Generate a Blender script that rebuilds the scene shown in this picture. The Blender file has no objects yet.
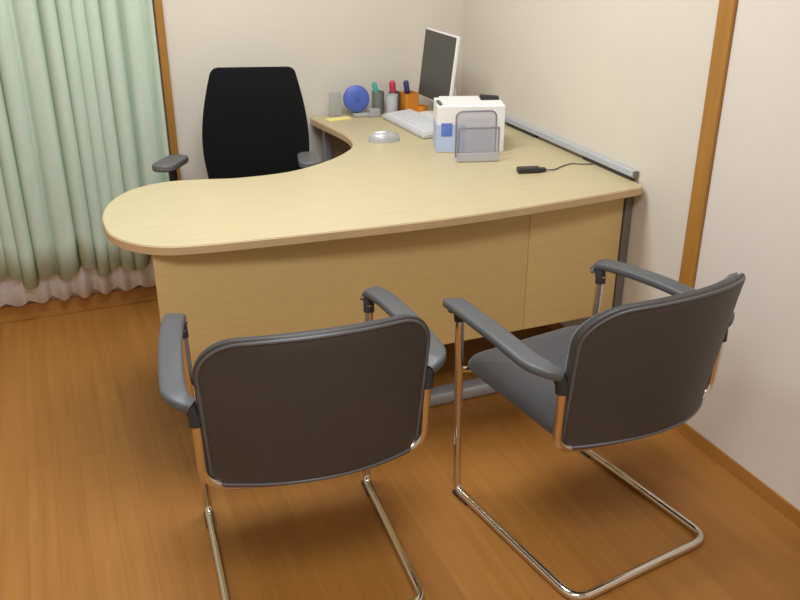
import bpy, bmesh, math, random
from math import sin, cos, pi, sqrt, radians
from mathutils import Vector, Matrix
random.seed(4)
S = bpy.context.scene
COL = S.collection

# ------------------------------------------------------------------ materials
def lin(c):
    c = c / 255.0
    return c / 12.92 if c <= 0.04045 else ((c + 0.055) / 1.055) ** 2.4
def rgb(r, g, b): return (lin(r), lin(g), lin(b), 1.0)

def mat(name, col, rough=0.5, metal=0.0, var=0.06, scale=8.0, bump=0.0, bscale=200.0, stretch=(1, 1, 1), alpha=1.0, coat=0.0, spec=0.5, sheen=0.0):
    m = bpy.data.materials.new(name); m.use_nodes = True
    nt = m.node_tree; b = nt.nodes['Principled BSDF']
    tc = nt.nodes.new('ShaderNodeTexCoord'); mp = nt.nodes.new('ShaderNodeMapping')
    mp.inputs['Scale'].default_value = stretch
    nt.links.new(tc.outputs['Object'], mp.inputs['Vector'])
    n = nt.nodes.new('ShaderNodeTexNoise'); n.inputs['Scale'].default_value = scale; n.inputs['Detail'].default_value = 4
    nt.links.new(mp.outputs[0], n.inputs['Vector'])
    r = nt.nodes.new('ShaderNodeValToRGB')
    r.color_ramp.elements[0].position = 0.3; r.color_ramp.elements[1].position = 0.7
    r.color_ramp.elements[0].color = [c * (1 - var) for c in col[:3]] + [1]
    r.color_ramp.elements[1].color = [min(1, c * (1 + var)) for c in col[:3]] + [1]
    nt.links.new(n.outputs['Fac'], r.inputs['Fac']); nt.links.new(r.outputs[0], b.inputs['Base Color'])
    b.inputs['Roughness'].default_value = rough; b.inputs['Metallic'].default_value = metal
    b.inputs['Alpha'].default_value = alpha; b.inputs['Coat Weight'].default_value = coat
    b.inputs['Specular IOR Level'].default_value = spec; b.inputs['Sheen Weight'].default_value = sheen
    if bump:
        n2 = nt.nodes.new('ShaderNodeTexNoise'); n2.inputs['Scale'].default_value = bscale
        nt.links.new(tc.outputs['Object'], n2.inputs['Vector'])
        bp = nt.nodes.new('ShaderNodeBump'); bp.inputs['Strength'].default_value = bump; bp.inputs['Distance'].default_value = 0.002
        nt.links.new(n2.outputs['Fac'], bp.inputs['Height']); nt.links.new(bp.outputs[0], b.inputs['Normal'])
    return m

def floor_mat():
    m = bpy.data.materials.new('wood_floor'); m.use_nodes = True
    nt = m.node_tree; L = nt.links; b = nt.nodes['Principled BSDF']
    tc = nt.nodes.new('ShaderNodeTexCoord')
    mp = nt.nodes.new('ShaderNodeMapping'); mp.inputs['Rotation'].default_value = (0, 0, pi / 2)
    L.new(tc.outputs['Object'], mp.inputs['Vector'])
    br = nt.nodes.new('ShaderNodeTexBrick')
    br.inputs['Scale'].default_value = 1.0; br.inputs['Brick Width'].default_value = 1.2; br.inputs['Row Height'].default_value = 0.075
    br.inputs['Mortar Size'].default_value = 0.0012; br.inputs['Mortar Smooth'].default_value = 0.3; br.offset = 0.37
    br.inputs['Color1'].default_value = rgb(168, 115, 53); br.inputs['Color2'].default_value = rgb(162, 109, 49)
    br.inputs['Mortar'].default_value = rgb(152, 100, 43)
    L.new(mp.outputs[0], br.inputs['Vector'])
    mp2 = nt.nodes.new('ShaderNodeMapping'); mp2.inputs['Scale'].default_value = (40, 2.0, 1)
    L.new(tc.outputs['Object'], mp2.inputs['Vector'])
    n = nt.nodes.new('ShaderNodeTexNoise'); n.inputs['Scale'].default_value = 1.0; n.inputs['Detail'].default_value = 6
    L.new(mp2.outputs[0], n.inputs['Vector'])
    r = nt.nodes.new('ShaderNodeValToRGB')
    r.color_ramp.elements[0].position = 0.3; r.color_ramp.elements[1].position = 0.75
    r.color_ramp.elements[0].color = (0.86, 0.84, 0.80, 1); r.color_ramp.elements[1].color = (1.06, 1.06, 1.06, 1)
    L.new(n.outputs['Fac'], r.inputs['Fac'])
    mx = nt.nodes.new('ShaderNodeMix'); mx.data_type = 'RGBA'; mx.blend_type = 'MULTIPLY'; mx.inputs['Factor'].default_value = 1
    L.new(br.outputs['Color'], mx.inputs['A']); L.new(r.outputs[0], mx.inputs['B'])
    L.new(mx.outputs['Result'], b.inputs['Base Color'])
    b.inputs['Roughness'].default_value = 0.42; b.inputs['Specular IOR Level'].default_value = 0.4
    return m

def mesh_panel_mat():      # fine wire mesh: real small holes through alpha
    m = bpy.data.materials.new('wire_mesh'); m.use_nodes = True
    nt = m.node_tree; b = nt.nodes['Principled BSDF']
    tc = nt.nodes.new('ShaderNodeTexCoord'); ck = nt.nodes.new('ShaderNodeTexChecker'); ck.inputs['Scale'].default_value = 500
    nt.links.new(tc.outputs['Object'], ck.inputs['Vector'])
    mr = nt.nodes.new('ShaderNodeMapRange'); mr.inputs['To Min'].default_value = 0.34; mr.inputs['To Max'].default_value = 0.66
    nt.links.new(ck.outputs['Fac'], mr.inputs['Value']); nt.links.new(mr.outputs[0], b.inputs['Alpha'])
    b.inputs['Base Color'].default_value = rgb(164, 164, 184); b.inputs['Roughness'].default_value = 0.5; b.inputs['Metallic'].default_value = 0.2
    return m

M = {
 'wall': mat('wall_paint', rgb(217, 209, 194), 0.9, var=0.015, scale=3, bump=0.15, bscale=350, spec=0.2),
 'ceil': mat('ceiling_paint', rgb(232, 228, 218), 0.95, var=0.01),
 'floor': floor_mat(),
 'base': mat('baseboard_wood', rgb(170, 117, 54), 0.5, var=0.1, scale=6, stretch=(1, 1, 12)),
 'trim': mat('trim_wood', rgb(168, 118, 50), 0.5, var=0.1, scale=30, stretch=(1, 1, 0.1)),
 'door': mat('door_white', rgb(222, 214, 203), 0.6, var=0.01),
 'top': mat('beech_laminate', rgb(191, 177, 138), 0.38, var=0.035, scale=14, stretch=(0.6, 4, 1), spec=0.4),
 'panel': mat('beech_panel', rgb(216, 186, 126), 0.45, var=0.035, scale=14, stretch=(0.6, 1, 6), spec=0.35),
 'panel2': mat('beech_panel_light', rgb(220, 191, 130), 0.45, var=0.035, scale=14, stretch=(0.6, 1, 6), spec=0.35),
 'edge': mat('edge_band', rgb(206, 176, 132), 0.45, var=0.05, scale=12),
 'silver': mat('silver_paint', rgb(176, 178, 182), 0.4, metal=0.35, var=0.03),
 'darkmetal': mat('dark_leg_metal', rgb(128, 122, 118), 0.45, metal=0.3, var=0.04),
 'rail': mat('rail_grey', rgb(186, 190, 197), 0.45, metal=0.2, var=0.03),
 'gap': mat('rail_gap_black', rgb(52, 50, 48), 0.7),
 'chrome': mat('chrome', rgb(222, 216, 206), 0.12, metal=1.0, var=0.02),
 'vinyl': mat('back_vinyl', rgb(65, 60, 57), 0.55, var=0.06, scale=5, bump=0.1, bscale=400),
 'piping': mat('back_edge_grey', rgb(92, 92, 95), 0.4, var=0.05),
 'seat': mat('seat_fabric', rgb(67, 66, 67), 0.85, var=0.08, scale=90, bump=0.3, bscale=600, sheen=0.2),
 'arm': mat('arm_plastic', rgb(86, 88, 90), 0.45, var=0.04),
 'armdark': mat('arm_socket_plastic', rgb(44, 44, 47), 0.5, var=0.05),
 'blackmesh': mat('black_fabric', rgb(13, 13, 14), 0.9, var=0.15, scale=120, bump=0.25, bscale=700, spec=0.2),
 'blackpl': mat('black_plastic', rgb(44, 43, 43), 0.5, var=0.05),
 'greypl': mat('grey_pad', rgb(96, 95, 94), 0.5, var=0.05),
 'curtain': None,
 'lace': mat('white_lace', rgb(236, 240, 248), 0.9, var=0.04, scale=60),
 'screen': mat('monitor_screen', rgb(72, 71, 67), 0.35, var=0.04, scale=4),
 'white': mat('white_plastic', rgb(232, 230, 225), 0.45, var=0.015),
 'card': mat('white_carton', rgb(236, 233, 228), 0.7, var=0.015),
 'lblue': mat('print_light_blue', rgb(182, 196, 226), 0.65, var=0.05, scale=20),
 'blue': mat('print_blue', rgb(92, 122, 196), 0.6, var=0.12, scale=40),
 'discblue': mat('disc_blue', rgb(74, 98, 180), 0.45, var=0.08, scale=30),
 'discdark': mat('disc_hub_blue', rgb(68, 91, 166), 0.45),
 'kb': mat('keyboard_grey', rgb(196, 197, 196), 0.5, var=0.02),
 'keys': mat('keycap_grey', rgb(216, 217, 218), 0.5, var=0.02),
 'mouse': mat('mouse_silver', rgb(186, 186, 188), 0.3, metal=0.3, var=0.03),
 'mouselt': mat('mouse_light', rgb(228, 228, 230), 0.3, var=0.02),
 'greystand': mat('pale_grey_plastic', rgb(168, 166, 164), 0.35, var=0.03),
 'clear': mat('clear_grey_plastic', rgb(192, 190, 184), 0.25, var=0.02, alpha=0.55),
 'yellow': mat('yellow_paper', rgb(240, 226, 134), 0.8, var=0.02),
 'cupgreen': mat('cup_grey_green', rgb(118, 122, 112), 0.5, var=0.05),
 'cupwhite': mat('cup_pale_grey', rgb(190, 192, 190), 0.5, var=0.04),
 'cupdark': mat('cup_dark_grey', rgb(92, 90, 88), 0.5, var=0.04),
 'orange': mat('orange_plastic', rgb(222, 140, 44), 0.45, var=0.06),
 'teal': mat('teal_plastic', rgb(74, 164, 146), 0.4),
 'red': mat('pink_red_plastic', rgb(206, 62, 96), 0.4),
 'reddk': mat('dark_red_plastic', rgb(140, 22, 44), 0.4),
 'navy': mat('navy_plastic', rgb(44, 58, 104), 0.4),
 'wire': mat('wire_grey', rgb(146, 144, 152), 0.4, metal=0.4),
 'meshp': mesh_panel_mat(),
 'tray': mat('tray_grey', rgb(184, 184, 190), 0.45, metal=0.2),
}
def curtain_mat():
    m = mat('curtain_green', rgb(190, 205, 186), 0.95, var=0.03, scale=40, stretch=(1, 1, 0.2), spec=0.1)
    return m
M['curtain'] = curtain_mat()

# ------------------------------------------------------------------ geometry helpers
def finish(name, bm, m, parent=None, smooth=True, bevel=0.0, loc=None, seg=2):
    bmesh.ops.recalc_face_normals(bm, faces=bm.faces)
    me = bpy.data.meshes.new(name); bm.to_mesh(me); bm.free()
    me.materials.append(M[m])
    o = bpy.data.objects.new(name, me); COL.objects.link(o)
    if parent is not None: o.parent = parent
    if loc: o.location = loc
    if smooth:
        for p in me.polygons: p.use_smooth = True
        try: me.set_sharp_from_angle(angle=radians(40))
        except Exception: pass
    if bevel:
        b = o.modifiers.new('bevel', 'BEVEL'); b.width = bevel; b.segments = seg; b.limit_method = 'ANGLE'; b.angle_limit = radians(50)
        b.harden_normals = True
    return o

def abox(bm, x0, x1, y0, y1, z0, z1, mtx=None):
    vs = [bm.verts.new((x, y, z)) for z in (z0, z1) for (x, y) in ((x0, y0), (x1, y0), (x1, y1), (x0, y1))]
    for f in ((3, 2, 1, 0), (4, 5, 6, 7), (0, 1, 5, 4), (1, 2, 6, 5), (2, 3, 7, 6), (3, 0, 4, 7)):
        bm.faces.new([vs[i] for i in f])
    if mtx is not None: bmesh.ops.transform(bm, matrix=mtx, verts=vs)
    return vs
def box(name, x0, x1, y0, y1, z0, z1, m, parent=None, bevel=0.0, mtx=None):
    bm = bmesh.new(); abox(bm, x0, x1, y0, y1, z0, z1, mtx)
    return finish(name, bm, m, parent, smooth=bool(bevel), bevel=bevel)

def prism(bm, pts, z0, z1):
    a = [bm.verts.new((x, y, z0)) for x, y in pts]; b = [bm.verts.new((x, y, z1)) for x, y in pts]
    bm.faces.new(a[::-1]); bm.faces.new(b)
    n = len(pts)
    for i in range(n): bm.faces.new((a[i], a[(i + 1) % n], b[(i + 1) % n], b[i]))
    return a + b

def fillet(pts, radii, n=6):
    """round the corners of a 3-D polyline"""
    P = [Vector(p) for p in pts]; out = [P[0]]
    for i in range(1, len(P) - 1):
        r = radii[i - 1] if isinstance(radii, (list, tuple)) else radii
        a = (P[i - 1] - P[i]); b = (P[i + 1] - P[i])
        ra = min(r, a.length * .49); rb = min(r, b.length * .49)
        p0 = P[i] + a.normalized() * ra; p2 = P[i] + b.normalized() * rb
        for k in range(n + 1):
            t = k / n
            out.append(p0 * (1 - t) ** 2 + P[i] * 2 * t * (1 - t) + p2 * t * t)
    out.append(P[-1]); return out

def sweep(bm, path, prof, up=None, closed=False, cap=True, scales=None):
    """sweep a closed 2-D profile (list of (a, b)) along path; up fixes the profile's b axis"""
    P = [Vector(p) for p in path]; n = len(P); rings = []
    nrm = None
    for i in range(n):
        if closed: t = P[(i + 1) % n] - P[i - 1]
        else: t = P[min(i + 1, n - 1)] - P[max(i - 1, 0)]
        t.normalize()
        if up is not None:
            u = Vector(up(i, t) if callable(up) else up); side = t.cross(u); side.normalize(); bb = side.cross(t)
        else:
            if nrm is None:
                nrm = t.orthogonal().normalized()
            else:
                nrm = (nrm - t * nrm.dot(t)).normalized()
            side = nrm; bb = t.cross(side)
        s = scales[i] if scales else (1, 1)
        rings.append([bm.verts.new(P[i] + side * (a * s[0]) + bb * (b * s[1])) for a, b in prof])
    m = len(prof)
    for i in range(n if closed else n - 1):
        A, B = rings[i], rings[(i + 1) % n]
        for k in range(m): bm.faces.new((A[k], A[(k + 1) % m], B[(k + 1) % m], B[k]))
    if cap and not closed:
        bm.faces.new(rings[0][::-1]); bm.faces.new(rings[-1])
def circ(r, n=14): return [(r * cos(2 * pi * k / n), r * sin(2 * pi * k / n)) for k in range(n)]
def oval(w, h, n=18, p=2.6):
    out = []
    for k in range(n):
        c, s = cos(2 * pi * k / n), sin(2 * pi * k / n)
        out.append((w / 2 * abs(c) ** (2 / p) * (1 if c > 0 else -1), h / 2 * abs(s) ** (2 / p) * (1 if s > 0 else -1)))
    return out
def tube(bm, path, r, n=14, closed=False): sweep(bm, path, circ(r, n), closed=closed)
def lathe(bm, prof, n=24, mtx=None, capb=True):
    rings = []
    for r, z in prof: rings.append([bm.verts.new((r * cos(2 * pi * k / n), r * sin(2 * pi * k / n), z)) for k in range(n)])
    for A, B in zip(rings, rings[1:]):
        for k in range(n): bm.faces.new((A[k], A[(k + 1) % n], B[(k + 1) % n], B[k]))
    bm.faces.new(rings[0][::-1]); bm.faces.new(rings[-1])
    if mtx is not None: bmesh.ops.transform(bm, matrix=mtx, verts=[v for r in rings for v in r])

def catmull(pts, n=6, closed=False):
    P = [Vector(p) for p in pts]; N = len(P); out = []
    for i in range(N if closed else N - 1):
        if closed: p0, p1, p2, p3 = P[i - 1], P[i], P[(i + 1) % N], P[(i + 2) % N]
        else: p0, p1, p2, p3 = P[max(i - 1, 0)], P[i], P[i + 1], P[min(i + 2, N - 1)]
        for k in range(n):
            t = k / n
            out.append(0.5 * ((2 * p1) + (p2 - p0) * t + (2 * p0 - 5 * p1 + 4 * p2 - p3) * t * t + (3 * p1 - p0 - 3 * p2 + p3) * t ** 3))
    if not closed: out.append(P[-1])
    return out
def rrect(w, h, r, n=5, cx=0, cy=0):
    out = []
    for sx, sy, a0 in ((1, 1, 0), (-1, 1, pi / 2), (-1, -1, pi), (1, -1, 1.5 * pi)):
        for k in range(n + 1):
            a = a0 + pi / 2 * k / n
            out.append((cx + sx * (w / 2 - r) + r * cos(a), cy + sy * (h / 2 - r) + r * sin(a)))
    return out

def tag(o, label, cat, group=None):
    o['label'] = label; o['category'] = cat
    if group: o['group'] = group
    return o
def thing(name, label, cat, loc, rz=0.0, group=None):
    o = bpy.data.objects.new(name, None); COL.objects.link(o)
    o.location = loc; o.rotation_euler = (0, 0, rz); o.empty_display_size = 0.1
    return tag(o, label, cat, group)
def struct(o): o['kind'] = 'structure'; return o

# ------------------------------------------------------------------ the room
XW, YB, XL, YF, ZC = 1.715, 3.50, -1.25, -1.3, 2.45
struct(box('floor', XL, XW, YF, YB, -0.05, 0.0, 'floor'))
struct(box('ceiling', XL - .08, XW + .08, YF - .08, YB + .08, ZC, ZC + 0.05, 'ceil'))
struct(box('wall_back', XL - .08, XW + .08, YB, YB + .08, -0.05, ZC, 'wall'))
struct(box('wall_right', XW, XW + .08, YF - .08, YB, -0.05, ZC, 'wall'))
struct(box('wall_left', XL - .08, XL, YF - .08, YB, -0.05, ZC, 'wall'))
struct(box('wall_front', XL, XW, YF - .08, YF, -0.05, ZC, 'wall'))
struct(box('baseboard_back', XL, XW, YB - .012, YB, 0, .07, 'base', bevel=.003))
struct(box('baseboard_right', XW - .008, XW, 1.925, YB - .012, 0, .05, 'base', bevel=.003))
struct(box('baseboard_left', XL, XL + .012, YF, YB - .012, 0, .07, 'base', bevel=.003))
# window jamb seen at the curtain's edge
struct(box('trim_1', .426, .457, YB - .03, YB, .07, 2.2, 'trim', bevel=.003))
# doorway in the right wall: wooden jambs, white leaf, brown sill
struct(box('trim_2', XW - .022, XW, 1.862, 1.922, 0, 2.06, 'trim', bevel=.003))
struct(box('trim_3', XW - .022, XW, .92, .98, 0, 2.06, 'trim', bevel=.003))
struct(box('trim_4', XW - .022, XW, .98, 1.862, 2.0, 2.06, 'trim', bevel=.003))
struct(box('door_1', XW - .012, XW, .98, 1.862, .045, 2.0, 'door', bevel=.002))
struct(box('trim_5', XW - .014, XW, .98, 1.862, 0, .045, 'base', bevel=.002))

# ------------------------------------------------------------------ curtains
def drape(name, x0, x1, yc, amp, ztop, zbot, m, folds, parent=None, thick=.004):
    bm = bmesh.new(); n = 220; rows = 14; g = []
    for j in range(rows + 1):
        t = j / rows; row = []
        for i in range(n + 1):
            u = i / n; x = x0 + (x1 - x0) * u
            ph, sh = folds(u)
            zb = zbot(x)
            z = ztop + (zb - ztop) * t
            y = yc + amp * (.75 + .25 * t) * ph + .003 * sin(5 * t + 30 * u)
            row.append(bm.verts.new((x + sh * .012 * (.6 + .4 * t), y, z)))
        g.append(row)
    for j in range(rows):
        for i in range(n): bm.faces.new((g[j][i], g[j][i + 1], g[j + 1][i + 1], g[j + 1][i]))
    o = finish(name, bm, m, parent)
    s = o.modifiers.new('solid', 'SOLIDIFY'); s.thickness = thick; s.offset = 0
    return o
def folds_green(u):
    a = 2 * pi * (u * 17 + .35 * sin(u * 17))
    s = sin(a); ph = abs(s) ** .7 * (1 if s > 0 else -1) * (.75 + .25 * sin(u * 31))
    return ph, cos(a)
t = thing('curtain', 'pale green pleated curtain hanging at the wooden window jamb', 'curtain', (0, 0, 0))
drape('drape', -.62, .418, 3.425, .026, 2.18, lambda x: .195 + .022 * sin(x * 46) + .012 * sin(x * 21 + 1), 'curtain', folds_green, t)
bm = bmesh.new(); tube(bm, [(-.68, 3.43, 2.2), (.46, 3.43, 2.2)], .012); finish('curtain_rod', bm, 'trim', t)
for x in (-.6, .44): box('rod_bracket', x - .01, x + .01, 3.43, YB, 2.19, 2.21, 'trim', t)
t = thing('sheer_curtain', 'white lace curtain showing its scalloped hem below the green curtain', 'curtain', (0, 0, 0))
drape('drape', -.62, .412, 3.466, .008, 2.12, lambda x: .098 - .026 * abs(sin(x * pi / .085 + .6)), 'lace', lambda u: (sin(2 * pi * u * 14), 0), t, .003)
bm = bmesh.new(); tube(bm, [(-.66, 3.466, 2.12), (.425, 3.466, 2.12)], .006); finish('curtain_rod', bm, 'white', t)
for x in (-.64, .42): box('rod_bracket', x - .006, x + .006, 3.466, YB, 2.114, 2.126, 'white', t)

# ------------------------------------------------------------------ the desk
ZT, TH = .722, .028
desk = thing('office_desk', 'light beech L-shaped desk with rounded left end and curved inner edge', 'desk', (0, 0, 0))
front = [(1.684, 2.139), (1.38, 2.112), (1.005, 2.100), (.576, 2.126), (.313, 2.152), (.212, 2.180), (.145, 2.240), (.104, 2.32),
         (.094, 2.41), (.098, 2.50), (.120, 2.59), (.163, 2.672), (.225, 2.732), (.32, 2.762), (.43, 2.745), (.543, 2.718), (.711, 2.726), (.86, 2.800), (.962, 2.889),
         (1.022, 2.980), (1.043, 3.115), (1.030, 3.261), (1.014, 3.379), (1.006, 3.470)]
out = [(p.x, p.y) for p in catmull([(x, y, 0) for x, y in front], 6)]
out += [(1.009, 3.478), (1.018, 3.484), (1.697, 3.484), (1.705, 3.476), (1.705, 2.175), (1.703, 2.160), (1.697, 2.146)]
def inset(pts, d):
    n = len(pts); res = []
    for i in range(n):
        a = Vector(pts[i]) - Vector(pts[i - 1]); b = Vector(pts[(i + 1) % n]) - Vector(pts[i])
        tt = (a.normalized() + b.normalized()).normalized()
        nn = Vector((tt.y, -tt.x))   # inner side is to the right for a clockwise outline
        res.append((pts[i][0] + nn.x * d, pts[i][1] + nn.y * d))
    return res
bm = bmesh.new(); prism(bm, inset(out, .0015), ZT - TH, ZT); finish('tabletop', bm, 'top', desk, bevel=.0025)
# edge band wraps the rim of the tabletop
bm = bmesh.new(); oi, oo = inset(out, .0025), out
rings = []
for pts, z in ((oi, ZT - .0015), (oo, ZT - .004), (oo, ZT - TH + .003), (oi, ZT - TH + .0005)):
    rings.append([bm.verts.new((x, y, z)) for x, y in pts])
N = len(out)
for A, B in zip(rings, rings[1:] + rings[:1]):
    for i in range(N): bm.faces.new((A[i], A[(i + 1) % N], B[(i + 1) % N], B[i]))
finish('edge_band', bm, 'edge', desk)
box('modesty_panel', .196, 1.3355, 2.212, 2.230, .255, ZT - TH, 'panel', desk, bevel=.002)
box('modesty_panel', 1.3365, 1.682, 2.212, 2.230, .255, ZT - TH, 'panel2', desk, bevel=.002)
# legs, low foot rail
for (x0, x1, y0, y1) in ((1.686, 1.7135, 2.204, 2.262), (.46, .52, 2.27, 2.31), (1.045, 1.075, 3.40, 3.43)):
    box('leg', x0, x1, y0, y1, 0.0, ZT - TH, 'darkmetal' if x0 > 1.5 else 'silver', desk, bevel=.004)
bm = bmesh.new(); sweep(bm, [(.44, 2.285, .024), (1.70, 2.285, .024)], oval(.062, .048, p=4), up=(0, 0, 1)); finish('foot_rail', bm, 'silver', desk)
box('leg', 1.65, 1.685, 3.43, 3.465, 0, ZT - TH, 'silver', desk, bevel=.004)
# raised cable rail along the wall side
t = thing('cable_rail', 'long grey cable rail along the desk edge at the right wall', 'rail', (1.703, 2.2, ZT))
box('rail_bar', -.010, .010, 0, 1.25, .012, .034, 'rail', t, bevel=.004)
for y, l in ((.01, .28), (.62, .22), (1.1, .1)): box('rail_gap_shade', -.006, .006, y, y + l, 0, .014, 'gap', t)  # near-black strips under the bar, colouring in the shade of the gap
box('rail_end_cap', -.009, .009, -.006, 0, .011, .033, 'darkmetal', t)

# ------------------------------------------------------------------ visitor chairs
def build_visitor_chair(name, label, loc, rz, group):
    t = thing(name, label, 'chair', loc, rz, group)
    w = .225
    # chrome sled: front leg, runner, rear bar, runner, front leg in one bent tube
    path = fillet([(-.240, .50, .575), (-w, .509, .0125), (-w, 0, .0125), (w, 0, .0125), (w, .509, .0125), (.240, .50, .575)], [.035, .05, .05, .035], 8)
    bm = bmesh.new(); tube(bm, path, .0118, 16); finish('sled_frame', bm, 'chrome', t)
    # back uprights joined by a bar that dips under the backrest
    path = fillet([(-.250, .082, .565), (-.248, .090, .415), (-.20, .085, .388), (0, .050, .392), (.20, .085, .388), (.248, .090, .415), (.250, .082, .565)], [.03, .06, .2, .06, .03], 8)
    bm = bmesh.new(); tube(bm, path, .0112, 14); finish('back_frame', bm, 'chrome', t)
    for s in (-1, 1):
        bm = bmesh.new(); tube(bm, fillet([(s * .165, .082, .392), (s * .165, .30, .390), (s * .165, .485, .396), (s * .231, .503, .405)], .03, 6), .009, 10)
        finish('seat_rail', bm, 'chrome', t)
    # glides under the front of the runners
    for s in (-1, 1):
        bm = bmesh.new(); sweep(bm, [(s * w, .512, .006), (s * w, .445, .006)], oval(.028, .0118, 12), up=(0, 0, 1)); finish('glide', bm, 'armdark', t)
    # seat cushion
    bm = bmesh.new(); base = rrect(.440, .45, .07, 7, 0, .305)
    rings = []
    for d, z in ((.03, .401), (.008, .404), (0, .414), (0, .425), (.006, .436), (.02, .442), (.06, .4455), (.13, .446)):
        k = 1 - d / .225
        rings.append([bm.verts.new((x * k, .305 + (y - .305) * k, z - (.012 if y < .3 else 0) * (1 - (y - .08) / .22) + (-.010 * max(0, (y - .46) / .07) if z > .42 else 0))) for x, y in base])
    for A, B in zip(rings, rings[1:]):
        for i in range(len(A)): bm.faces.new((A[i], A[(i + 1) % len(A)], B[(i + 1) % len(A)], B[i]))
    bm.faces.new(rings[0][::-1]); bm.faces.new(rings[-1]); finish('seat', bm, 'seat', t)
    # backrest: curved shell with rounded top corners
    HW = .250
    def ztop(x):
        a = abs(x); r = .085; z = .795 - .035 * (a / HW) ** 2
        if a > HW - r: z -= r - sqrt(max(0, r * r - (a - (HW - r)) ** 2))
        return z
    def zbot(x):
        a = abs(x); r = .022; z = .420 - .036 * (a / HW) ** 2
        if a > HW - r: z += r - sqrt(max(0, r * r - (a - (HW - r)) ** 2))
        return z
    def yc(x, z): return .072 - .095 * (1 - (x / HW) ** 2) - (z - .55) * .14
    nu, nv = 40, 14
    def grid(off, shrink, bulge=0):
        g = []
        for i in range(nu + 1):
            x = -HW * cos(pi * i / nu); col = []
            for j in range(nv + 1):
                z = zbot(x) + (ztop(x) - zbot(x)) * j / nv
                xs = x * (1 - shrink / HW) * (.95 + .05 * min(1, max(0, (z - .40) / .3))); zs = .615 + (z - .615) * (1 - shrink / .18)
                e = (1 - (x / HW) ** 4) * (1 - abs(2 * j / nv - 1) ** 4)
                col.append((xs, yc(x, z) + off + bulge * e, zs))
            g.append(col)
        return g
    def shell(layers):
        bm = bmesh.new(); vs = [[[bm.verts.new(p) for p in col] for col in g] for g in layers]
        for k, g in ((0, vs[0]), (1, vs[-1])):
            for i in range(nu):
                for j in range(nv):
                    f = (g[i][j], g[i + 1][j], g[i + 1][j + 1], g[i][j + 1])
                    bm.faces.new(f if k else f[::-1])
        loop = [(i, 0) for i in range(nu)] + [(nu, j) for j in range(nv)] + [(i, nv) for i in range(nu, 0, -1)] + [(0, j) for j in range(nv, 0, -1)]
        for A, B in zip(vs, vs[1:]):
            for k in range(len(loop)):
                a, b = loop[k], loop[(k + 1) % len(loop)]
                bm.faces.new((A[a[0]][a[1]], A[b[0]][b[1]], B[b[0]][b[1]], B[a[0]][a[1]]))
        bmesh.ops.remove_doubles(bm, verts=bm.verts, dist=.0003)
        return bm
    bk = finish('backrest', shell([grid(-.003, .009), grid(-.001, .003), grid(.003, 0), grid(.009, 0), grid(.012, .004)]), 'vinyl', t)
    finish('front_cushion', shell([grid(.012, .006), grid(.022, .003), grid(.034, .012, .012)]), 'seat', bk)
    g = grid(-.001, .0075)
    loop = [g[i][0] for i in range(nu)] + [g[nu][j] for j in range(nv)] + [g[i][nv] for i in range(nu, 0, -1)] + [g[0][j] for j in range(nv, 0, -1)]
    lp = []
    for p in loop:
        if not lp or (Vector(p) - Vector(lp[-1])).length > .002: lp.append(p)
    bm = bmesh.new(); tube(bm, lp, .0042, 10, closed=True); finish('edge_piping', bm, 'piping', bk)
    # armrests
    for s in (-1, 1):
        path = catmull([(s * .240, .520, .574), (s * .246, .522, .592), (s * .256, .500, .604), (s * .270, .40, .612), (s * .281, .28, .614), (s * .287, .17, .609), (s * .286, .130, .609), (s * .275, .100, .606), (s * .256, .088, .596)], 6)
        n = len(path)
        sc = []
        for i in range(n):
            u = i / (n - 1)
            sc.append((.62 + .38 * min(1, u * 5) if u < .75 else 1 - .35 * (u - .75) / .25, 1))
        bm = bmesh.new()
        def upv(i, tt):
            u = i / (n - 1)
            return Vector((0, 1, .35)) if u < .06 else Vector((0, 0, 1)) + Vector((0, 1, 0)) * max(0, (.3 - u)) * .6
        sweep(bm, path, oval(.054, .024, 20, 4), up=upv, scales=sc)
        a = finish('armrest', bm, 'arm', t)
        bm = bmesh.new(); tube(bm, [(s * .2395, .4995, .552), (s * .241, .505, .585), (s * .245, .510, .597)], .0145, 12); finish('front_socket', bm, 'armdark', a)
        bm = bmesh.new(); tube(bm, [(s * .250, .083, .553), (s * .251, .085, .575), (s * .258, .092, .596)], .0160, 12); finish('rear_socket', bm, 'armdark', a)
    return t
build_visitor_chair('visitor_chair', 'dark grey visitor chair on chrome sled, whole back facing us, left of the two', (.427, 1.46, 0), -.07, 'visitor chairs before the desk')
build_visitor_chair('visitor_chair', 'dark grey visitor chair on chrome sled nearer the right wall, its seat visible', (1.208, 1.343, 0), .145, 'visitor chairs before the desk')

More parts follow.
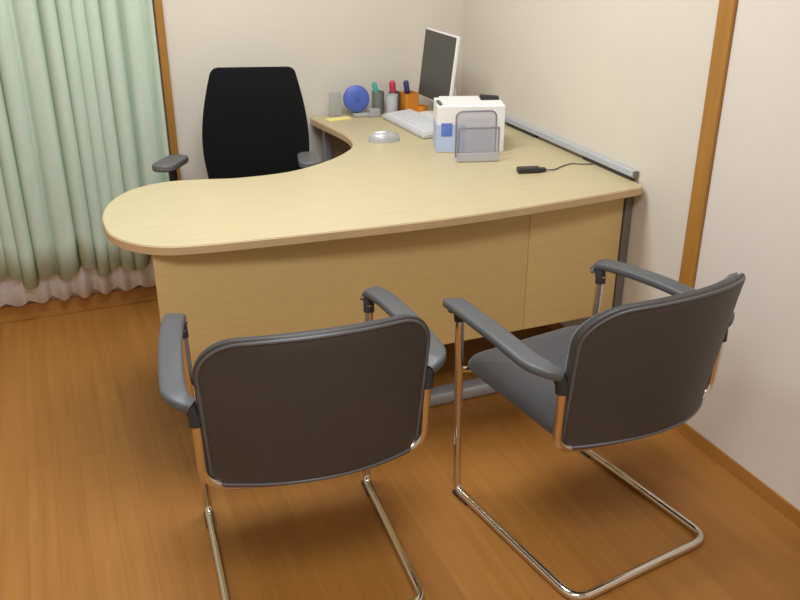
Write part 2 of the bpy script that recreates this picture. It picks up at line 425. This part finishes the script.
# ------------------------------------------------------------------ office chair behind the desk
oc = thing('office_chair', 'black high-backed swivel office chair with grey arm pads behind the desk', 'chair', (.645, 3.085, 0), -.30)
bm = bmesh.new()
rows, cols = 22, 20; G = []
def back_hw(v):   # half width up the back
    P = [(0, .178), (.1, .187), (.2, .193), (.3, .1985), (.4, .2005), (.5, .1995), (.6, .196), (.7, .190), (.8, .182), (.9, .172), (1, .160)]
    for (a, x), (b, y) in zip(P, P[1:]):
        if v <= b: k = (v - a) / (b - a); return x + (y - x) * k
    return P[-1][1]
zb0, zt0 = .50, .975
for side in (0, 1):
    g = []
    for j in range(rows + 1):
        v = j / rows; row = []
        for i in range(cols + 1):
            u = -cos(pi * i / cols)
            hw = back_hw(v); r = .03
            dz = 0
            x = u * hw
            a = abs(x)
            if a > hw - r:
                dz = r - sqrt(max(0, r * r - (a - (hw - r)) ** 2))
            z = zb0 + (zt0 - zb0) * v
            if v > .5: z -= dz * (v - .5) * 2
            else: z += dz * (.5 - v) * 2
            z -= .012 * (1 - u * u) * max(0, v - .8) * 5 * .4
            y = .165 - .03 * u * u + .05 * (v - .3) + (.05 * (v - .25) ** 2)
            e = (1 - u ** 6) * (1 - abs(2 * v - 1) ** 6)
            y += -.012 - .022 * e if side == 0 else .010
            row.append(bm.verts.new((x + .030, y, z)))
        g.append(row)
    G.append(g)
for s, g in enumerate(G):
    for j in range(rows):
        for i in range(cols): bm.faces.new((g[j][i], g[j][i + 1], g[j + 1][i + 1], g[j + 1][i]))
loop = [(0, i) for i in range(cols)] + [(j, cols) for j in range(rows)] + [(rows, i) for i in range(cols, 0, -1)] + [(j, 0) for j in range(rows, 0, -1)]
for k in range(len(loop)):
    a, b = loop[k], loop[(k + 1) % len(loop)]
    bm.faces.new((G[0][a[0]][a[1]], G[0][b[0]][b[1]], G[1][b[0]][b[1]], G[1][a[0]][a[1]]))
finish('backrest', bm, 'blackmesh', oc)
bm = bmesh.new(); base = rrect(.46, .44, .1, 7, 0, -.03); rings = []
for d, z in ((.06, .405), (.01, .41), (0, .43), (.004, .455), (.03, .468), (.1, .472)):
    k = 1 - d / .23; rings.append([bm.verts.new((x * k, -.03 + (y + .03) * k, z)) for x, y in base])
for A, B in zip(rings, rings[1:]):
    for i in range(len(A)): bm.faces.new((A[i], A[(i + 1) % len(A)], B[(i + 1) % len(A)], B[i]))
bm.faces.new(rings[0][::-1]); bm.faces.new(rings[-1]); finish('seat', bm, 'blackmesh', oc)
bm = bmesh.new(); sweep(bm, fillet([(0, .02, .392), (0, .24, .392), (0, .205, .62)], .06, 6), oval(.07, .02, 14), up=lambda i, t: Vector((1, 0, 0)).cross(t)); finish('back_support', bm, 'blackpl', oc)
AO = lambda s: -.035 if s > 0 else -.008
for s in (-1, 1):
    bm = bmesh.new(); sweep(bm, fillet([(s * .12, 0, .398), (s * .262 + AO(s), .02, .400), (s * .266 + AO(s), .03, .655)], .04, 6), oval(.03, .045, 14), up=(0, 1, 0))
    post = finish('armrest', bm, 'blackpl', oc)
    bm = bmesh.new()
    mtx = Matrix.Translation((s * .266 + AO(s), .01, .668)) @ Matrix.Rotation((-.16 if s < 0 else 0.06), 4, 'Z') @ Matrix.Rotation(-.08, 4, 'X')
    pts = [(x, y) for x, y in rrect(.085, .225, .04, 6)]
    vs = prism(bm, pts, -.013, .013); bmesh.ops.transform(bm, matrix=mtx, verts=vs)
    finish('arm_pad', bm, 'greypl', post, bevel=.008, seg=3)
bm = bmesh.new(); lathe(bm, [(.028, .10), (.028, .25), (.02, .252), (.02, .385), (.06, .39), (.06, .404)], 20); finish('gas_column', bm, 'blackpl', oc)
for k in range(5):
    a = 2 * pi * k / 5 + .3
    bm = bmesh.new(); sweep(bm, [(.02 * cos(a), .02 * sin(a), .115), (.15 * cos(a), .15 * sin(a), .10), (.27 * cos(a), .27 * sin(a), .075)], oval(.04, .03, 12), up=(0, 0, 1), scales=[(1.2, 1.2), (1, 1), (.75, .7)]); finish('base_leg', bm, 'blackpl', oc)
for k in range(5):
    a = 2 * pi * k / 5 + .3
    bm = bmesh.new()
    for d in (-.013, .013):
        mtx = Matrix.Translation((.27 * cos(a), .27 * sin(a), .027)) @ Matrix.Rotation(a, 4, 'Z') @ Matrix.Translation((0, d, 0)) @ Matrix.Rotation(pi / 2, 4, 'X')
        lathe(bm, [(.02, -.009), (.027, -.006), (.027, .006), (.02, .009)], 16, mtx)
    tube(bm, [(.27 * cos(a), .27 * sin(a), .03), (.27 * cos(a), .27 * sin(a), .076)], .006, 8)
    finish('caster', bm, 'blackpl', oc)

# ------------------------------------------------------------------ things on the desk
Z = ZT
# monitor facing the seat (towards -x), leaning back
mo = thing('computer_monitor', 'flat monitor with dark screen in a white frame, standing in the corner', 'monitor', (1.518, 3.25, Z), 0)
til = Matrix.Translation((-.030, 0, .215)) @ Matrix.Rotation(.12, 4, 'Y')
bm = bmesh.new(); abox(bm, -.006, .010, -.150, .152, -.145, .131, til); finish('casing', bm, 'white', mo, bevel=.005)
bm = bmesh.new(); abox(bm, -.0075, -.0055, -.145, .147, -.138, .125, til); finish('screen', bm, 'screen', mo, smooth=False)
bm = bmesh.new(); sweep(bm, fillet([(.02, 0, .01), (.045, 0, .1), (-.014, 0, .2)], .08, 6), oval(.06, .022, 14), up=lambda i, t: Vector((0, 1, 0)).cross(t)); finish('stand_neck', bm, 'white', mo)
bm = bmesh.new(); vs = prism(bm, rrect(.19, .20, .07, 8, -.01, 0), 0, .014); finish('stand_base', bm, 'white', mo, bevel=.005)

# keyboard along y, in front of the monitor
kb = thing('keyboard', 'light grey computer keyboard in front of the monitor', 'keyboard', (1.352, 3.150, Z), .04)
bm = bmesh.new(); vs = abox(bm, -.066, .066, -.195, .195, 0.001, .016)
for v in vs:
    if v.co.z > .01 and v.co.x > 0: v.co.z = .026
finish('case', bm, 'kb', kb, bevel=.004)
bm = bmesh.new(); V = {}
for r in range(6):
    for c_ in range(17):
        x = -.058 + r * .0232; V[r, c_] = bm.verts.new((x, -.186 + c_ * .02325, .0165 + (x + .066) / .132 * .0098))
fs = [bm.faces.new((V[r, q], V[r + 1, q], V[r + 1, q + 1], V[r, q + 1])) for r in range(5) for q in range(16)]
bmesh.ops.recalc_face_normals(bm, faces=bm.faces)
bmesh.ops.inset_individual(bm, faces=fs, thickness=.0016, depth=0)
top = bmesh.ops.extrude_discrete_faces(bm, faces=fs)['faces']
for f in top:
    for v in f.verts: v.co.z += .005
# close each cap's sides
bmesh.ops.remove_doubles(bm, verts=bm.verts, dist=.0001)
finish('keys', bm, 'keys', kb, smooth=False)

# mouse
ms = thing('computer_mouse', 'small silver computer mouse on the desk before the keyboard', 'mouse', (1.150, 2.985, Z), -1.75)
bm = bmesh.new(); rings = []
for k in range(9):
    t_ = k / 8; r = cos(t_ * pi / 2) ** .5 if t_ < 1 else .02; z = .036 * sin(t_ * pi / 2)
    rings.append([bm.verts.new((.035 * r * cos(a), .060 * r * sin(a) - .004 * t_, z)) for a in [2 * pi * q / 24 for q in range(24)]])
for A, B in zip(rings, rings[1:]):
    for i in range(24): bm.faces.new((A[i], A[(i + 1) % 24], B[(i + 1) % 24], B[i]))
bm.faces.new(rings[0][::-1]); bm.faces.new(rings[-1]); finish('mouse_body', bm, 'mouse', ms)
bm = bmesh.new(); mt = Matrix.Translation((0, -.012, .0335)) @ Matrix.Diagonal((.9, 1.2, 1, 1))
lathe(bm, [(.024, -.006), (.02, .001), (.012, .0035), (.003, .0045)], 20, mt); finish('light_cover', bm, 'mouselt', ms)

# carton behind the letter holder
CR = -.34
cb = thing('carton_box', 'white carton with a blue printed corner, standing behind the mesh holder', 'box', (1.400, 2.790, Z), CR)
bm = bmesh.new(); abox(bm, -.120, .120, -.078, .078, 0, .165); finish('carton', bm, 'card', cb, bevel=.003)
bm = bmesh.new(); abox(bm, -.119, -.02, -.0792, -.0775, .004, .100); finish('printed_panel', bm, 'lblue', cb, smooth=False)
bm = bmesh.new(); abox(bm, -.105, -.066, -.0804, -.0788, .060, .106); finish('printed_square', bm, 'blue', cb, smooth=False)
bm = bmesh.new(); abox(bm, -.1212, -.1195, -.077, .06, .004, .100); finish('printed_side', bm, 'lblue', cb, smooth=False)
ZB = Z + .165
def on(lx, ly): return (1.400 + cos(CR) * lx - sin(CR) * ly, 2.790 + sin(CR) * lx + cos(CR) * ly, ZB)
pb = thing('paper_sheet', 'white folded paper lying on the carton top', 'paper', on(-.03, .005), CR)
bm = bmesh.new(); abox(bm, -.072, .072, -.066, .066, .0002, .006); finish('sheets', bm, 'white', pb, smooth=False)
sp = thing('stapler', 'small black stapler lying on the white carton', 'stapler', on(.075, .035), CR + .05)
bm = bmesh.new(); abox(bm, -.034, .038, -.014, .014, .0003, .006); finish('base', bm, 'blackpl', sp, bevel=.002)
bm = bmesh.new(); vs = abox(bm, -.032, .036, -.010, .010, .0055, .012)
for v in vs:
    if v.co.x < 0 and v.co.z > .008: v.co.z += .006
finish('arm', bm, 'gap', sp, bevel=.002)
gp = thing('grey_clip', 'dark grey clip at the left end of the carton top', 'clip', on(-.110, -.035), CR + .1)
bm = bmesh.new(); abox(bm, -.006, .006, -.030, .030, .0003, .008); finish('clip', bm, 'greypl', gp, bevel=.002)

# mesh letter holder
lh = thing('letter_holder', 'grey wire mesh letter holder with rounded top in front of the carton', 'letter holder', (1.350, 2.618, Z), -.27)
def rounded_panel(w, h, r, n=8):
    pts = [(-w / 2, 0), (w / 2, 0)]
    for k in range(n + 1):
        a = pi / 2 * k / n; pts.append((w / 2 - r + r * cos(a), h - r + r * sin(a)))
    for k in range(n + 1):
        a = pi / 2 + pi / 2 * k / n; pts.append((-w / 2 + r + r * cos(a), h - r + r * sin(a)))
    return pts
for nm, y, h, r in (('back_panel', .024, .158, .022), ('front_panel', -.024, .112, .004)):
    pts = rounded_panel(.140, h, r)
    bm = bmesh.new(); vs = [bm.verts.new((x, y, z + .006)) for x, z in pts]; bm.faces.new(vs); p_ = finish(nm, bm, 'meshp', lh, smooth=False)
    bm = bmesh.new(); tube(bm, [(x, y, z + .006) for x, z in pts], .0032, 8, closed=True); finish('wire_rim', bm, 'wire', p_)
bm = bmesh.new(); abox(bm, -.073, .073, -.028, .028, 0.0003, .005); finish('base_plate', bm, 'tray', lh, bevel=.002)
bm = bmesh.new(); abox(bm, -.072, .072, -.0295, -.0255, .004, .032); finish('front_strip', bm, 'tray', lh, bevel=.001)

# black hub with a lead running under the rail
hb = thing('connector_hub', 'small black connector with a thin lead lying on the right of the desk', 'connector', (1.447, 2.415, Z), -.25)
bm = bmesh.new(); abox(bm, -.045, .032, -.017, .017, 0.0005, .018); finish('body', bm, 'blackpl', hb, bevel=.005)
bm = bmesh.new(); abox(bm, .030, .052, -.010, .010, .002, .014); finish('plug', bm, 'gap', hb, bevel=.003)
bm = bmesh.new(); tube(bm, catmull([(.05, 0, .007), (.085, .012, .003), (.125, .05, .0025), (.165, .075, .0025), (.20, .065, .0025), (.235, .06, .003)], 8), .0022, 8)
finish('lead', bm, 'greypl', hb)
hb2 = tag(hb, hb['label'], 'connector')

# round blue desk fan and grey upright stand
fn = thing('desk_fan', 'small round blue desk fan on a grey foot', 'fan', (1.195, 3.425, Z), -.2)
mt = Matrix.Translation((0, -.006, .073)) @ Matrix.Rotation(pi / 2 - .12, 4, 'X')
bm = bmesh.new(); lathe(bm, [(.049, -.014), (.054, -.010), (.055, 0), (.053, .008), (.045, .013), (.02, .015), (.004, .0155)], 36, mt); hd = finish('fan_head', bm, 'discblue', fn)
bm = bmesh.new(); lathe(bm, [(.012, .0145), (.012, .0185), (.006, .0195)], 20, mt); finish('hub', bm, 'discdark', hd)
bm = bmesh.new(); tube(bm, [(.0, .010, .008), (.0, .016, .045), (0, .008, .075)], .009, 12); finish('neck', bm, 'greystand', fn)
bm = bmesh.new(); prism(bm, rrect(.095, .06, .018, 5, .03, 0), 0, .016); finish('foot', bm, 'greystand', fn, bevel=.004)
ch = tag(box('card_holder', 1.087, 1.140, 3.452, 3.458, Z + .001, Z + .10, 'clear', bevel=.002), 'pale grey clear upright card holder left of the blue fan', 'card holder')
bm = bmesh.new(); abox(bm, 1.087, 1.140, 3.435, 3.475, Z, Z + .006); finish('foot', bm, 'clear', ch, smooth=False)
gs = thing('memo_block', 'grey low block right of the blue fan', 'desk block', (1.268, 3.392, Z), 0)
bm = bmesh.new(); abox(bm, -.03, .016, -.018, .018, 0, .032); finish('block', bm, 'greystand', gs, bevel=.004)
yn = thing('sticky_note', 'yellow paper note lying flat at the far left corner of the desk', 'note', (1.105, 3.395, Z), .1)
bm = bmesh.new(); abox(bm, -.05, .05, -.022, .022, 0.0002, .004); finish('note_pad', bm, 'yellow', yn, smooth=False)

# pen cups
def cup(name, label, x, y, r, h, m, sq=False, n=24):
    t = thing(name, label, 'pen cup', (x, y, Z), 0.2 if sq else 0)
    bm = bmesh.new()
    if sq:
        a = rrect(2 * r, 2 * r, .006, 4); i_ = rrect(2 * r - .006, 2 * r - .006, .004, 4)
        R_ = [[bm.verts.new((px, py, z)) for px, py in p] for p, z in ((a, 0), (a, h), (i_, h), (i_, .004))]
    else:
        R_ = [[bm.verts.new((q * cos(2 * pi * k / n), q * sin(2 * pi * k / n), z)) for k in range(n)] for q, z in ((r * .92, 0), (r, h), (r - .003, h), (r * .92 - .003, .004))]
    for A, B in zip(R_, R_[1:]):
        for k in range(len(A)): bm.faces.new((A[k], A[(k + 1) % len(A)], B[(k + 1) % len(A)], B[k]))
    bm.faces.new(R_[0][::-1]); bm.faces.new(R_[-1]); finish('cup', bm, m, t)
    return t
def pen(label, p0, p1, r, m, capm, frac=.6):
    a, b = Vector(p0), Vector(p1); d = (b - a)
    t = thing('pen', label, 'pen', p0)
    q = d.to_track_quat('Z', 'Y').to_matrix().to_4x4(); Lh = d.length
    bm = bmesh.new(); lathe(bm, [(r * .35, 0), (r * .8, .012), (r * .8, Lh * frac)], 12, q); finish('barrel', bm, m, t)
    bm = bmesh.new(); lathe(bm, [(r, Lh * frac - .001), (r, Lh - .006), (r * .6, Lh)], 12, q); c = finish('pen_cap', bm, capm, t)
    return t
cup('pen_cup', 'grey-green pen cup holding a teal pen', 1.298, 3.440, .026, .092, 'cupgreen')
cup('pen_cup', 'pale grey round cup beside the grey-green pen cup', 1.338, 3.385, .026, .085, 'cupwhite')
cup('pen_cup', 'dark slim pen cup behind the pale grey cup, holding a red pen', 1.372, 3.440, .024, .085, 'cupdark')
cup('pen_cup', 'square orange pen cup holding a navy pen', 1.436, 3.440, .034, .078, 'orange', True)
pen('teal pen leaning left in the grey-green cup', (1.308, 3.436, Z + .006), (1.278, 3.436, Z + .132), .011, 'teal', 'teal')
pen('red pen with pink cap standing in the dark cup', (1.374, 3.442, Z + .006), (1.360, 3.436, Z + .132), .014, 'reddk', 'red')
pen('navy pen standing in the orange cup', (1.442, 3.440, Z + .006), (1.424, 3.440, Z + .128), .012, 'navy', 'navy')
ob = thing('tape_roll', 'small orange roll lying right of the orange cup', 'tape', (1.492, 3.425, Z))
bm = bmesh.new(); n = 24
R_ = [[bm.verts.new((q * cos(2 * pi * k / n), q * sin(2 * pi * k / n), z)) for k in range(n)] for q, z in ((.024, 0.0003), (.024, .02), (.014, .02), (.014, 0.0003))]
for A, B in zip(R_, R_[1:] + R_[:1]):
    for k in range(n): bm.faces.new((A[k], A[(k + 1) % n], B[(k + 1) % n], B[k]))
finish('roll', bm, 'orange', ob)

# ------------------------------------------------------------------ light
def area(name, loc, sx, sy, e, col=(.96, 1, 1.06), rot=(0, 0, 0)):
    l = bpy.data.lights.new(name, 'AREA'); l.shape = 'RECTANGLE'; l.size = sx; l.size_y = sy; l.energy = e; l.color = col
    o = bpy.data.objects.new(name, l); COL.objects.link(o); o.location = loc; o.rotation_euler = rot
    return o
area('ceiling_lamp', (.45, 2.3, ZC - .03), 1.2, .6, 38)
area('ceiling_lamp', (.1, .3, ZC - .03), 1.2, .6, 36)
w = bpy.data.worlds.new('world'); w.use_nodes = True; w.node_tree.nodes['Background'].inputs[0].default_value = (1, .96, .9, 1); w.node_tree.nodes['Background'].inputs[1].default_value = .3
S.world = w
S.view_settings.view_transform = 'Standard'; S.view_settings.look = 'None'; S.view_settings.exposure = 0; S.view_settings.gamma = 1

# ------------------------------------------------------------------ camera
c = bpy.data.cameras.new('camera'); c.lens = 866.3 * 36 / 800; c.sensor_width = 36; c.sensor_fit = 'HORIZONTAL'; c.clip_start = .02
co = bpy.data.objects.new('camera', c); COL.objects.link(co)
co.location = (0, 0, 1.526); co.rotation_euler = (radians(90 - 24.506), 0, radians(-22.117))
S.camera = co
